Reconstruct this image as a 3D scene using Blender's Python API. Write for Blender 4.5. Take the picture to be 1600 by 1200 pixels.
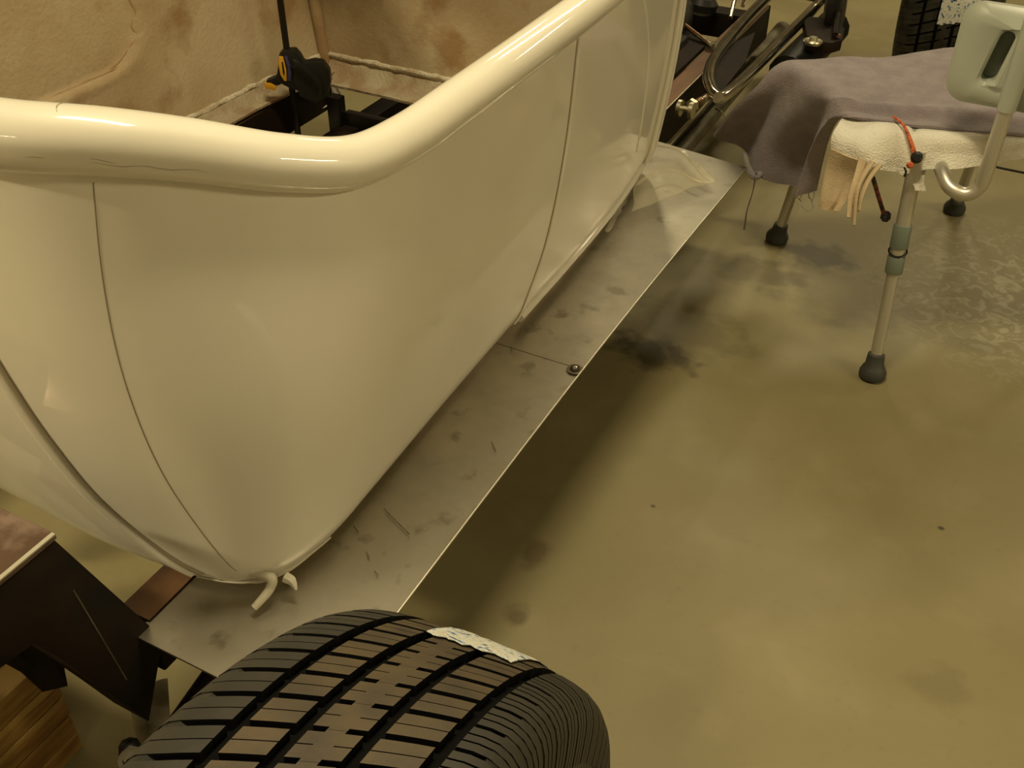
import bpy, bmesh, math, random
import numpy as np
from mathutils import Vector, noise
random.seed(7)
R = math.radians
for o in list(bpy.data.objects): bpy.data.objects.remove(o)
sc = bpy.context.scene
COL = sc.collection

# ------------------------------------------------------------------ camera
CAMH, PITCH, YAW, FPX = 1.3, 38.0, 27.9, 1650.0
cd = bpy.data.cameras.new('camera'); cd.sensor_width = 36; cd.lens = FPX/1600*36
cd.clip_start = .02; cd.clip_end = 60
cam = bpy.data.objects.new('camera', cd); COL.objects.link(cam)
cam.location = (0, 0, CAMH); cam.rotation_euler = (R(90-PITCH), 0, R(YAW))
sc.camera = cam

# ------------------------------------------------------------------ light
w = bpy.data.worlds.new('world'); sc.world = w; w.use_nodes = True
w.node_tree.nodes['Background'].inputs[0].default_value = (1, .85, .55, 1)
w.node_tree.nodes['Background'].inputs[1].default_value = .02
WARM = (1.0, .845, .53)
def lamp(loc, e, sx, sy, rz=0, col=WARM):
    l = bpy.data.lights.new('ceiling_lamp', 'AREA'); l.shape = 'RECTANGLE'; l.size = sx; l.size_y = sy
    l.energy = e; l.color = col
    o = bpy.data.objects.new('ceiling_lamp', l); o.location = loc; o.rotation_euler = (0, 0, rz); COL.objects.link(o)
lamp((-3.3, -1.8, 2.62), 185, .7, .15, R(20))
lamp((.3, -2.9, 2.62), 16, .7, .15, R(20))
lamp((-.5, 1.0, 2.62), 40, .7, .2, R(15))
lamp((3.1, 1.2, 2.62), 75, 1.2, .15, R(70))
lamp((-.6, 4.4, 2.62), 34, 1.2, .15, R(60))
lamp((-2.0, 4.7, 2.62), 18, .5, .12, R(80))
lamp((1.2, 5.7, 2.62), 26, .5, .3, 0)
sc.view_settings.view_transform = 'Standard'; sc.view_settings.look = 'None'
sc.view_settings.exposure = 0; sc.view_settings.gamma = 1; sc.view_settings.use_curve_mapping = False

# ------------------------------------------------------------------ helpers
_p, _y = R(PITCH), R(YAW)
FW = Vector((-math.sin(_y)*math.cos(_p), math.cos(_y)*math.cos(_p), -math.sin(_p)))
RT = Vector((math.cos(_y), math.sin(_y), 0)); UP = RT.cross(FW)
def at(x, y, z):                       # survey helper: photo point at a measured height -> world point
    d = FW*FPX + RT*(x-800) + UP*(600-y)
    return Vector((0, 0, CAMH)) + d*((z-CAMH)/d.z)

def nodes(m): return m.node_tree.nodes, m.node_tree.links
def mat(name, col, rough=.5, metal=0, col2=None, nscale=8, nlo=.4, nhi=.6, bump=0, bscale=60, coat=0, stretch=None,
        alpha=1, spec=.5, trans=0, sheen=0, rough2=None, col3=None, n3=30, k3=.5):
    m = bpy.data.materials.new(name); m.use_nodes = True; N, L = nodes(m); b = N['Principled BSDF']
    c = lambda v: (v[0], v[1], v[2], 1)
    b.inputs['Base Color'].default_value = c(col); b.inputs['Roughness'].default_value = rough
    b.inputs['Metallic'].default_value = metal; b.inputs['Coat Weight'].default_value = coat
    b.inputs['Coat Roughness'].default_value = .05
    b.inputs['Specular IOR Level'].default_value = spec; b.inputs['Alpha'].default_value = alpha
    b.inputs['Transmission Weight'].default_value = trans; b.inputs['Sheen Weight'].default_value = sheen
    tc = N.new('ShaderNodeTexCoord'); mp = N.new('ShaderNodeMapping'); L.new(tc.outputs['Object'], mp.inputs[0])
    if stretch: mp.inputs['Scale'].default_value = stretch
    if col2:
        n = N.new('ShaderNodeTexNoise'); n.inputs['Scale'].default_value = nscale; n.inputs['Detail'].default_value = 6
        L.new(mp.outputs[0], n.inputs['Vector'])
        r = N.new('ShaderNodeMapRange'); r.inputs[1].default_value = nlo; r.inputs[2].default_value = nhi
        L.new(n.outputs[0], r.inputs[0])
        x = N.new('ShaderNodeMix'); x.data_type = 'RGBA'; x.inputs[6].default_value = c(col); x.inputs[7].default_value = c(col2)
        L.new(r.outputs[0], x.inputs[0]); out = x.outputs[2]
        if col3:
            n2 = N.new('ShaderNodeTexNoise'); n2.inputs['Scale'].default_value = n3; n2.inputs['Detail'].default_value = 8
            L.new(mp.outputs[0], n2.inputs['Vector'])
            r2 = N.new('ShaderNodeMapRange'); r2.inputs[1].default_value = k3; r2.inputs[2].default_value = k3+.12
            L.new(n2.outputs[0], r2.inputs[0])
            x2 = N.new('ShaderNodeMix'); x2.data_type = 'RGBA'; x2.inputs[7].default_value = c(col3)
            L.new(out, x2.inputs[6]); L.new(r2.outputs[0], x2.inputs[0]); out = x2.outputs[2]
        L.new(out, b.inputs['Base Color'])
        if rough2 is not None:
            rr = N.new('ShaderNodeMapRange'); rr.inputs[1].default_value = nlo; rr.inputs[2].default_value = nhi
            rr.inputs[3].default_value = rough; rr.inputs[4].default_value = rough2
            L.new(n.outputs[0], rr.inputs[0]); L.new(rr.outputs[0], b.inputs['Roughness'])
    if bump:
        n = N.new('ShaderNodeTexNoise'); n.inputs['Scale'].default_value = bscale; n.inputs['Detail'].default_value = 5
        L.new(mp.outputs[0], n.inputs['Vector'])
        bp = N.new('ShaderNodeBump'); bp.inputs['Strength'].default_value = bump; bp.inputs['Distance'].default_value = .004
        L.new(n.outputs[0], bp.inputs['Height']); L.new(bp.outputs[0], b.inputs['Normal'])
    return m

M = {}
M['gel'] = mat('cream_gelcoat', (.74, .70, .575), .48, coat=.9, col2=(.70, .655, .53), nscale=3)
M['gel_seam'] = mat('seam_and_groove_shade', (.27, .23, .15), .6)  # seam line colour, also the painted shade beside the mouldings
M['gel_raw'] = mat('raw_gelcoat_flash', (.58, .54, .42), .4, col2=(.48, .44, .33), nscale=40, bump=.4)
M['fibre'] = mat('raw_fibreglass', (.37, .27, .145), .45, col2=(.47, .38, .24), nscale=5, nlo=.35, nhi=.65, bump=.35, bscale=120, col3=(.29, .18, .08), n3=7, k3=.56, coat=.2)
M['fibre_dark'] = mat('shade_dark_fibreglass', (.30, .19, .09), .5, col2=(.40, .28, .15), nscale=18, bump=.3)  # darker fibreglass tone standing in for shade in recess and corners
M['fibre_edge'] = mat('frayed_fibreglass_edge', (.42, .36, .24), .7, col2=(.30, .21, .12), nscale=16, nlo=.40, nhi=.60, bump=.8, bscale=160)
M['alu'] = mat('brushed_aluminium', (.48, .45, .375), .30, 1, col2=(.33, .305, .24), nscale=11, nlo=.35, nhi=.7, rough2=.44, bump=.03, bscale=14, col3=(.26, .24, .18), n3=26, k3=.60)
M['alu_edge'] = mat('bright_sheared_edge', (.66, .63, .52), .5, 1)
M['groove'] = mat('groove_shade_rubber', (.004, .004, .0035), .8, spec=.08)  # undusted groove rubber, blackened to stand in for shade between blocks
M['rust'] = mat('rusty_scaled_steel', (.17, .085, .035), .55, .2, col2=(.09, .045, .022), nscale=14, bump=.2, bscale=80, stretch=(1, .25, 1))
M['darksteel'] = mat('dark_mill_steel', (.009, .007, .005), .6, 0, spec=.12, col2=(.017, .010, .006), nscale=12, bump=.1)
M['pinksteel'] = mat('mill_scale_top', (.27, .19, .15), .35, .6, col2=(.13, .08, .05), nscale=22, nlo=.42, nhi=.55, bump=.15)
M['black'] = mat('black_plastic', (.008, .008, .007), .4)
M['blackmetal'] = mat('black_metal', (.012, .010, .008), .4, .5)
M['yellow'] = mat('yellow_plastic', (.62, .32, .02), .4)
M['blue'] = mat('blue_plastic', (.05, .04, .12), .4)
M['chrome'] = mat('polished_steel', (.62, .58, .50), .16, 1, col2=(.50, .46, .38), nscale=30)
M['zinc'] = mat('zinc_plated', (.60, .57, .42), .35, 1)
M['dullsteel'] = mat('dull_grey_steel', (.22, .20, .14), .45, .8, col2=(.14, .12, .08), nscale=20)
M['rubber'] = mat('tyre_rubber', (.014, .013, .010), .52, col2=(.034, .030, .021), nscale=40, bump=.05, spec=.4)
M['rubber_dusty'] = mat('dusty_tread_rubber', (.080, .056, .025), .6, col2=(.042, .031, .017), nscale=26, nlo=.35, nhi=.7, bump=.08, bscale=200, spec=.5)
M['rubber_shoulder'] = mat('scuffed_shoulder_rubber', (.030, .026, .017), .55, col2=(.020, .018, .013), nscale=26, nlo=.35, nhi=.7, bump=.08, bscale=200)
M['wood'] = mat('yellow_pine', (.42, .27, .07), .6, col2=(.26, .13, .03), nscale=9, nlo=.42, nhi=.62, stretch=(4, .7, 6), col3=(.08, .04, .015), n3=13, k3=.60)
M['tube'] = mat('satin_aluminium_tube', (.58, .55, .47), .38, .75)
M['greyplastic'] = mat('grey_green_plastic', (.33, .345, .28), .35, col2=(.30, .315, .255), nscale=6)
M['collar'] = mat('grey_green_collar', (.13, .155, .12), .45)
M['footrubber'] = mat('dark_grey_rubber', (.035, .036, .028), .6)
M['greytowel'] = mat('mauve_grey_terry', (.29, .24, .25), .95, col2=(.24, .195, .21), nscale=30, bump=1.0, bscale=350, sheen=.3)
M['whitetowel'] = mat('white_terry', (.84, .81, .70), .95, col2=(.76, .71, .58), nscale=12, bump=1.0, bscale=330, sheen=.3)
M['beigecloth'] = mat('beige_cloth', (.50, .39, .24), .9, col2=(.42, .32, .19), nscale=20, bump=.4, bscale=250)
M['orange'] = mat('orange_black_cord', (.62, .12, .025), .6, col2=(.22, .035, .015), nscale=150, nlo=.5, nhi=.6)
M['darkred'] = mat('dark_red_cord', (.20, .03, .015), .6, col2=(.02, .01, .01), nscale=90, nlo=.45, nhi=.55)
M['rimsteel'] = mat('wheel_steel', (.25, .24, .2), .4, .9)
M['copper'] = mat('copper_brake_line', (.35, .22, .14), .3, 1, col2=(.6, .55, .45), nscale=25, nlo=.45, nhi=.5)
M['paint'] = mat('wall_paint', (.36, .32, .24), .8)
M['ceil'] = mat('ceiling_paint', (.34, .31, .24), .8)

def label_mat():
    m = bpy.data.materials.new('printed_paper_label'); m.use_nodes = True; N, L = nodes(m); b = N['Principled BSDF']
    tc = N.new('ShaderNodeTexCoord')
    n = N.new('ShaderNodeTexNoise'); n.inputs['Scale'].default_value = 130; n.inputs['Detail'].default_value = 3
    L.new(tc.outputs['Object'], n.inputs['Vector'])
    r = N.new('ShaderNodeValToRGB'); cr = r.color_ramp; cr.interpolation = 'CONSTANT'
    cr.elements[0].color = (.06, .06, .05, 1); cr.elements[0].position = 0
    cr.elements[1].color = (.10, .22, .42, 1); cr.elements[1].position = .36
    e = cr.elements.new(.42); e.color = (.62, .62, .56, 1)
    e = cr.elements.new(.58); e.color = (.45, .42, .25, 1)
    e = cr.elements.new(.63); e.color = (.68, .68, .62, 1)
    L.new(n.outputs[0], r.inputs[0]); L.new(r.outputs[0], b.inputs['Base Color']); b.inputs['Roughness'].default_value = .45
    return m
M['label'] = label_mat()

def floor_mat():
    m = bpy.data.materials.new('stained_concrete'); m.use_nodes = True; N, L = nodes(m); b = N['Principled BSDF']
    geo = N.new('ShaderNodeNewGeometry')
    def nz(s, d=8, dist=0):
        n = N.new('ShaderNodeTexNoise'); n.inputs['Scale'].default_value = s; n.inputs['Detail'].default_value = d
        n.inputs['Distortion'].default_value = dist; L.new(geo.outputs['Position'], n.inputs['Vector']); return n.outputs[0]
    def mr(v, a, b_, c=0, d=1):
        r = N.new('ShaderNodeMapRange'); r.inputs[1].default_value = a; r.inputs[2].default_value = b_
        r.inputs[3].default_value = c; r.inputs[4].default_value = d; L.new(v, r.inputs[0]); return r.outputs[0]
    def mixc(f, a, c2, k=1):
        x = N.new('ShaderNodeMix'); x.data_type = 'RGBA'
        if isinstance(a, tuple): x.inputs[6].default_value = a+(1,)
        else: L.new(a, x.inputs[6])
        x.inputs[7].default_value = c2+(1,)
        L.new(f, x.inputs[0]); return x.outputs[2]
    c = mixc(mr(nz(2.2, 8, .4), .35, .65), (.232, .197, .098), (.190, .160, .074))
    c = mixc(mr(nz(9, 10), .55, .75, 0, .5), c, (.262, .226, .125))
    c = mixc(mr(nz(45, 6), .60, .80, 0, .30), c, (.14, .115, .055))
    # oil stains, plus soft dark patches by the chair: x, y, half length x, half length y, strength, colour
    oil = (.040, .030, .013); brown = (.085, .055, .022)  # oil also colours the soft dark patches by the chair
    for sx, sy, rx, ry, k, cc in [(-.575, 1.70, .10, .055, .80, oil), (-.535, 1.80, .13, .10, .35, oil), (-.532, 1.084, .028, .034, .6, brown),
                                  (-.493, .953, .022, .024, .65, brown), (-.372, 2.245, .095, .06, .62, oil), (-.47, 2.1, .12, .07, .35, oil),
                                  (.053, 1.46, .006, .005, .9, oil), (-.40, 1.28, .006, .005, .9, oil),
                                  (-.27, 2.12, .2, .13, .25, oil), (.12, 1.13, .05, .04, .2, oil)]:
        s = N.new('ShaderNodeVectorMath'); s.operation = 'SUBTRACT'; s.inputs[1].default_value = (sx, sy, 0); L.new(geo.outputs['Position'], s.inputs[0])
        q = N.new('ShaderNodeVectorMath'); q.operation = 'MULTIPLY'; q.inputs[1].default_value = (1/rx, 1/ry, 0); L.new(s.outputs[0], q.inputs[0])
        l = N.new('ShaderNodeVectorMath'); l.operation = 'LENGTH'; L.new(q.outputs[0], l.inputs[0])
        ad = N.new('ShaderNodeMath'); ad.operation = 'ADD'; L.new(l.outputs['Value'], ad.inputs[0]); L.new(mr(nz(22, 4), .3, .7, -.45, .45), ad.inputs[1])
        c = mixc(mr(ad.outputs[0], .5, 1.15, k, 0), c, cc)
    # worn pale patch with scratches to the right
    s = N.new('ShaderNodeVectorMath'); s.operation = 'SUBTRACT'; s.inputs[1].default_value = (.12, 2.3, 0); L.new(geo.outputs['Position'], s.inputs[0])
    l = N.new('ShaderNodeVectorMath'); l.operation = 'LENGTH'; L.new(s.outputs[0], l.inputs[0])
    f = N.new('ShaderNodeMath'); f.operation = 'MULTIPLY'; L.new(mr(l.outputs['Value'], .1, .42, 1, 0), f.inputs[0]); L.new(mr(nz(28, 10, 1.5), .48, .62, .15, .9), f.inputs[1])
    c = mixc(f.outputs[0], c, (.40, .365, .25))
    L.new(c, b.inputs['Base Color'])
    L.new(mr(nz(5), .3, .7, .42, .60), b.inputs['Roughness'])
    bp = N.new('ShaderNodeBump'); bp.inputs['Strength'].default_value = .12; bp.inputs['Distance'].default_value = .003
    L.new(nz(60), bp.inputs['Height']); L.new(bp.outputs[0], b.inputs['Normal'])
    return m
M['floor'] = floor_mat()

def film_mat():
    m = mat('clear_yellowed_film', (.72, .66, .46), .18, coat=.5, bump=.5, bscale=30)
    N, L = nodes(m); b = N['Principled BSDF']
    b.inputs['Alpha'].default_value = .17
    return m
M['film'] = film_mat()

class G:                                # geometry collector
    def __init__(s): s.v = []; s.f = []; s.m = []
    def add(s, v, f, mi=0):
        k = len(s.v); s.v += [tuple(p) for p in v]; s.f += [tuple(i+k for i in q) for q in f]; s.m += [mi]*len(f); return s
    def box(s, x0, x1, y0, y1, z0, z1, mi=0):
        return s.add([(x, y, z) for x in (x0, x1) for y in (y0, y1) for z in (z0, z1)],
                     [(0, 1, 3, 2), (4, 6, 7, 5), (0, 4, 5, 1), (2, 3, 7, 6), (0, 2, 6, 4), (1, 5, 7, 3)], mi)
    def prism(s, pts, d, mi=0):         # polygon pts extruded by vector d
        n = len(pts); d = Vector(d); a = [Vector(p) for p in pts]
        return s.add(a+[p+d for p in a], [tuple(range(n))[::-1], tuple(range(n, 2*n))]+[(i, (i+1) % n, (i+1) % n+n, i+n) for i in range(n)], mi)
    def tube(s, pts, r, seg=14, mi=0, smooth=0, cap=True, flat=1.0):
        pts = [Vector(p) for p in pts]; n0 = len(pts)
        rr = list(r) if isinstance(r, (list, tuple)) else [r]*n0
        if smooth: pts, rr = spline(pts, rr, smooth)
        n = len(pts); V = []; t0 = (pts[1]-pts[0]).normalized()
        u = t0.orthogonal().normalized()
        for i, p in enumerate(pts):
            t = (pts[min(i+1, n-1)]-pts[max(i-1, 0)]).normalized()
            u = (u-t*u.dot(t)).normalized(); q = t.cross(u)
            for k in range(seg):
                a = 2*math.pi*k/seg; V.append(p+(u*math.cos(a)+q*math.sin(a)*flat)*rr[i])
        F = [(i*seg+k, i*seg+(k+1) % seg, (i+1)*seg+(k+1) % seg, (i+1)*seg+k) for i in range(n-1) for k in range(seg)]
        if cap: F += [tuple(range(seg))[::-1], tuple(range((n-1)*seg, n*seg))]
        return s.add(V, F, mi)
    def lathe(s, base, axis, prof, seg=24, mi=0):   # prof: list of (distance along axis, radius)
        b = Vector(base); ax = Vector(axis).normalized(); u = ax.orthogonal().normalized(); q = ax.cross(u); V = []
        for d, r in prof:
            for k in range(seg):
                a = 2*math.pi*k/seg; V.append(b+ax*d+(u*math.cos(a)+q*math.sin(a))*max(r, 1e-5))
        n = len(prof)
        F = [(i*seg+k, i*seg+(k+1) % seg, (i+1)*seg+(k+1) % seg, (i+1)*seg+k) for i in range(n-1) for k in range(seg)]
        F += [tuple(range(seg))[::-1], tuple(range((n-1)*seg, n*seg))]
        return s.add(V, F, mi)
    def grid(s, P, mi=0, close=False):   # P[i][j]
        nr, nc = len(P), len(P[0]); V = [p for row in P for p in row]
        F = [(i*nc+j, i*nc+j+1, (i+1)*nc+j+1, (i+1)*nc+j) for i in range(nr-1) for j in range(nc-1)]
        return s.add(V, F, mi)
    def slab(s, P, th, mi=0):            # grid surface with real thickness along averaged normals
        nr, nc = len(P), len(P[0]); Q = []
        for i in range(nr):
            row = []
            for j in range(nc):
                a = Vector(P[min(i+1, nr-1)][j])-Vector(P[max(i-1, 0)][j]); b = Vector(P[i][min(j+1, nc-1)])-Vector(P[i][max(j-1, 0)])
                n = a.cross(b); n = n.normalized() if n.length > 1e-12 else Vector((0, 0, 1))
                row.append(Vector(P[i][j])+n*th)
            Q.append(row)
        k = nr*nc; V = [p for r_ in P for p in r_]+[p for r_ in Q for p in r_]
        F = [(i*nc+j, (i+1)*nc+j, (i+1)*nc+j+1, i*nc+j+1) for i in range(nr-1) for j in range(nc-1)]
        F += [tuple(x+k for x in f[::-1]) for f in F]
        ring = [(0, j) for j in range(nc)]+[(i, nc-1) for i in range(1, nr)]+[(nr-1, j) for j in range(nc-2, -1, -1)]+[(i, 0) for i in range(nr-2, 0, -1)]
        idx = [i*nc+j for i, j in ring]
        F += [(idx[a], idx[(a+1) % len(idx)], idx[(a+1) % len(idx)]+k, idx[a]+k) for a in range(len(idx))]
        return s.add(V, F, mi)

def spline(pts, rr, n):
    P = [pts[0]*2-pts[1]]+pts+[pts[-1]*2-pts[-2]]; Q = [rr[0]]+rr+[rr[-1]]; o = []; ro = []
    for i in range(1, len(P)-2):
        for k in range(n):
            t = k/n; a, b, c, d = P[i-1:i+3]
            o.append(.5*((2*b)+(c-a)*t+(2*a-5*b+4*c-d)*t*t+(3*b-a-3*c+d)*t**3)); ro.append(Q[i]*(1-t)+Q[i+1]*t)
    o.append(pts[-1]); ro.append(rr[-1]); return o, ro

def mesh(name, g, mats, parent=None, origin=(0, 0, 0), smooth=True, bevel=0, normals=True):
    me = bpy.data.meshes.new(name); o = Vector(origin)
    me.from_pydata([tuple(Vector(p)-o) for p in g.v], [], g.f)
    for m in (mats if isinstance(mats, (list, tuple)) else [mats]): me.materials.append(m)
    me.polygons.foreach_set('material_index', g.m)
    if normals or bevel:
        bm = bmesh.new(); bm.from_mesh(me)
        bmesh.ops.recalc_face_normals(bm, faces=bm.faces)
        if bevel:
            es = [e for e in bm.edges if len(e.link_faces) == 2 and e.calc_face_angle(0) > .6]
            bmesh.ops.bevel(bm, geom=es, offset=bevel, segments=2, affect='EDGES', profile=.6)
        bm.to_mesh(me); bm.free()
    me.update()
    if smooth:
        me.polygons.foreach_set('use_smooth', [True]*len(me.polygons))
        try: me.set_sharp_from_angle(angle=R(38))
        except Exception: pass
    ob = bpy.data.objects.new(name, me); COL.objects.link(ob)
    if parent: ob.parent = parent
    return ob
class Thing:                             # empty at the thing's base; parts given in world coordinates
    def __init__(s, name, label, cat, loc, group=None):
        s.e = bpy.data.objects.new(name, None); COL.objects.link(s.e); s.o = Vector(loc); s.e.location = loc
        s.e.empty_display_size = .05; s.e['label'] = label; s.e['category'] = cat
        if group: s.e['group'] = group
    def part(s, name, g, m, parent=None, label=None, kind=None, **k):
        ob = mesh(name, g, m, parent or s.e, s.o, **k)
        if label: ob['label'] = label
        if kind: ob['kind'] = kind
        return ob
class Sub:                               # a part of the car with sub-parts: the first mesh is the part, the rest hang under it
    def __init__(s, name, label, thing): s.name, s.label, s.t, s.main = name, label, thing, None; s.o = thing.o
    def part(s, name, g, m, parent=None, label=None, kind=None, **k):
        first = s.main is None
        ob = mesh(s.name if first else name, g, m, s.t.e if first else s.main, s.o, **k)
        if first: s.main = ob; label = s.label
        if label: ob['label'] = label
        if kind: ob['kind'] = kind
        return ob
def solo(name, g, m, label, cat, loc, group=None, kind=None, **k):
    ob = mesh(name, g, m, None, loc, **k); ob.location = loc; ob['label'] = label; ob['category'] = cat
    if group: ob['group'] = group
    if kind: ob['kind'] = kind
    return ob
def struct(name, g, m, label=None, **k):
    ob = mesh(name, g, m, None, **k); ob['kind'] = 'structure'
    if label: ob['label'] = label
    return ob

# ------------------------------------------------------------------ setting: garage
X0, X1, Y0, Y1, ZC = -4.2, 3.6, -3.2, 7.6, 2.75
struct('floor', G().box(X0, X1, Y0, Y1, -.1, 0), M['floor'], 'stained yellowish concrete garage floor', smooth=False)
struct('ceiling', G().box(X0, X1, Y0, Y1, ZC, ZC+.1), M['ceil'], smooth=False)
struct('wall_left', G().box(X0-.1, X0, Y0, Y1, 0, ZC), M['paint'], smooth=False)
struct('wall_right', G().box(X1, X1+.1, Y0, Y1, 0, ZC), M['paint'], smooth=False)
struct('wall_back', G().box(X0, X1, Y1, Y1+.1, 0, ZC), M['paint'], smooth=False)
struct('wall_front', G().box(X0, X1, Y0-.1, Y0, 0, ZC), M['paint'], smooth=False)

# ------------------------------------------------------------------ car body tub
XC = -1.075
ctl = [((-.640, 1.87, .806), (-.686, 1.87, .31)), ((-.620, 1.64, .806), (-.668, 1.72, .31)), ((-.607, 1.42, .806), (-.658, 1.55, .31)),
       ((-.599, 1.21, .808), (-.652, 1.25, .31)), ((-.594, .99, .810), (-.645, 1.0, .31)), ((-.598, .88, .808), (-.638, .82, .31)),
       ((-.612, .80, .812), (-.636, .72, .31)), ((-.648, .735, .832), (-.652, .645, .31)), ((-.700, .672, .86), (-.690, .603, .31)),
       ((-.748, .615, .882), (-.740, .585, .31)), ((-.815, .562, .896), (-.805, .576, .31)), ((-.92, .528, .908), (-.92, .572, .31)),
       ((XC, .515, .913), (XC, .580, .31))]
def half(side):
    T = [Vector(a) for a, b in ctl]; B = [Vector(b) for a, b in ctl]
    if side < 0: T = [Vector((2*XC-p.x, p.y, p.z)) for p in T]; B = [Vector((2*XC-p.x, p.y, p.z)) for p in B]
    return T, B
Ta, Ba = half(1); Tb, Bb = half(-1)
NS = 12
Tc, _ = spline(Ta+Tb[-2::-1], [0]*(2*len(ctl)-1), NS); Bc, _ = spline(Ba+Bb[-2::-1], [0]*(2*len(ctl)-1), NS)
NCOL = len(Tc)
def nrm(i):                              # outward plan normal
    t = (Tc[min(i+1, NCOL-1)]-Tc[max(i-1, 0)])*.5+(Bc[min(i+1, NCOL-1)]-Bc[max(i-1, 0)])*.5; n = Vector((-t.y, t.x, 0)).normalized()
    c = Vector((XC, 1.2, 0)); p = (Tc[i]+Bc[i])*.5
    if n.dot(Vector((p.x-c.x, p.y-c.y, 0))) < 0: n = -n
    return n
NRM = [nrm(i) for i in range(NCOL)]
def body(i, v, off=0.0):                 # column i (float allowed), v 0 top .. 1 base
    k = int(min(max(i, 0), NCOL-2)); f = i-k
    T = Tc[k].lerp(Tc[k+1], f); B = Bc[k].lerp(Bc[k+1], f); n = NRM[k].lerp(NRM[k+1], f).normalized()
    rear = min(1, max(0, (1.0-(T.y+B.y)/2)/.4))
    T = T-n*.003; T.z -= .010
    p = T.lerp(B, v)
    bul = (.012+.022*rear)*math.sin(math.pi*min(1, v*1.0))
    # turned-under lower edge
    tuck = 0
    if v > .90: tuck = .016*((v-.90)/.10)**2
    return p+n*(bul-tuck+off)
def find(y, z, rear_x=None, col=(0, 150)):
    def ev(i):
        T = body(i, 0).z; v = (T-z)/(T-.31); p = body(i, v)
        return (abs(p.y-y) if rear_x is None else abs(p.x-rear_x)), v
    b = min((ev(i)[0], i) for i in range(col[0], col[1]))[1]; st = .5
    b = float(b)
    for _ in range(16):
        b = min((ev(x)[0], x) for x in (b-st, b, b+st) if 0 <= x <= NCOL-1)[1]; st *= .6
    return b, ev(b)[1]
MID = (NCOL-1)//2
CAR = Thing('project_car', 'unfinished open car with cream fibreglass body on a rusty frame with wide tyres', 'car', (XC, 1.7, 0))
car = Sub('body_shell', 'cream fibreglass body tub', CAR)
NV = 36
g = G(); g.slab([[body(i, j/NV) for i in range(NCOL)] for j in range(NV+1)], .003)
car.part('outer_shell', g, M['gel'])
# top rail
def railp(i): return Tc[i]
rail_pts = [railp(i) for i in range(0, NCOL)]
g = G(); g.tube(rail_pts, [.0265+.0065*min(1, max(0, (.85-p.y)/.3)) for p in rail_pts], seg=28)
rail = car.part('top_rail', g, M['gel'])
# inner liner with curved floor lip
def inner(i, z):
    T = body(i, 0).z; v = (T-z)/(T-.31); p = body(i, max(0, v), -.012)
    if i > NCOL-112:                    # pressed panel in the far side
        cy, cz, hy, hz, rd = 1.105, .665, .303, .105, .10
        dy, dz = abs(p.y-cy)-(hy-rd), abs(z-cz)-(hz-rd)
        sd = math.hypot(max(dy, 0), max(dz, 0))+min(max(dy, dz), 0)-rd
        t = min(1, max(0, .5-sd/.016)); p = body(i, max(0, v), -.012+.0075*t*t*(3-2*t)-.0018*math.exp(-((sd-.012)/.008)**2))
    return p
g = G(); zs = [None]+[.78-(.78-.40)*k/70 for k in range(71)]
P = [[body(i, 0, -.012) for i in range(NCOL)]]+[[inner(i, z) for i in range(NCOL)] for z in zs[1:]]
g.slab(P, .002)
car.part('inner_lining', g, M['fibre'], label='raw brown fibreglass inside skin')
g = G(); P = []
for k in range(7):
    row = []
    for i in range(NCOL):
        p = inner(i, .40); n = NRM[i]; q = k/6
        wob = .006*noise.noise(Vector((p.x*9, p.y*9, 0)))
        row.append(Vector((p.x, p.y, 0))-n*(.002+.042*q+wob*q)+Vector((0, 0, .415-.022*min(1, q*2.4)-.004*q)))
    P.append(row)
g.slab(P, .005)
car.part('floor_lip', g, M['fibre_edge'], label='pale frayed fibreglass lip around the floor opening')
# firewall
g = G(); P = []
for k in range(15):
    z = .40+(.86-.40)*k/14; row = []
    for j in range(25):
        t = j/24; xa = -.684+.034*(z-.40)/.4; x = xa+(2*XC-2*xa)*t
        row.append(Vector((x, 1.868+.0*math.sin(math.pi*t), z+.06*math.sin(math.pi*t)*k/14)))
    P.append(row)
g.slab(P, .006)
fw = car.part('firewall', g, M['fibre'], label='brown raw fibreglass inside of the firewall')
for s_ in (0, 1):
    g = G(); xx = [(-.690, .40), (-.672, .62), (-.660, .84)]
    g.tube([((x if s_ == 0 else 2*XC-x), 1.860, z) for x, z in xx], .014, seg=10); car.part('added_corner_cover', g, M['fibre_dark'])  # post added to cover the light leak, dark like a shaded corner
g = G(); P = []
for k in range(6):
    q = k/5; row = []
    for j in range(41):
        t = j/40; x = -.684+(2*XC+2*.684)*t; wob = .008*noise.noise(Vector((x*12, 3.1, 0)))
        row.append(Vector((x, 1.866-.058*q-wob*q, .420-.030*min(1, q*2.2)-.010*q)))
    P.append(row)
g.slab(P, .006)
car.part('firewall_lip', g, M['fibre_edge'], label='pale ragged lip along the foot of the firewall')
# cowl and dash hoop
g = G(); P = []
for k in range(13):
    y = 1.74+(1.905-1.74)*k/12; row = []
    for j in range(25):
        t = j/24; x = -.625+(-1.525+.625)*t
        row.append(Vector((x, y, .80+.125*math.sin(math.pi*t)**.8)))
    P.append(row)
g.slab(P, .006); car.part('cowl_top', g, M['gel'])
g = G(); g.tube([P[0][j] for j in range(25)], .03, seg=16); car.part('dash_roll', g, M['gel'])
def rrect(y0, y1, z0, z1, r, n=8):
    o = []
    for cy, cz, a0 in ((y1-r, z1-r, 0), (y0+r, z1-r, 90), (y0+r, z0+r, 180), (y1-r, z0+r, 270)):
        for k in range(n+1):
            a = R(a0+90*k/n); o.append((cy+r*math.cos(a), cz+r*math.sin(a)))
    return o
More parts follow.
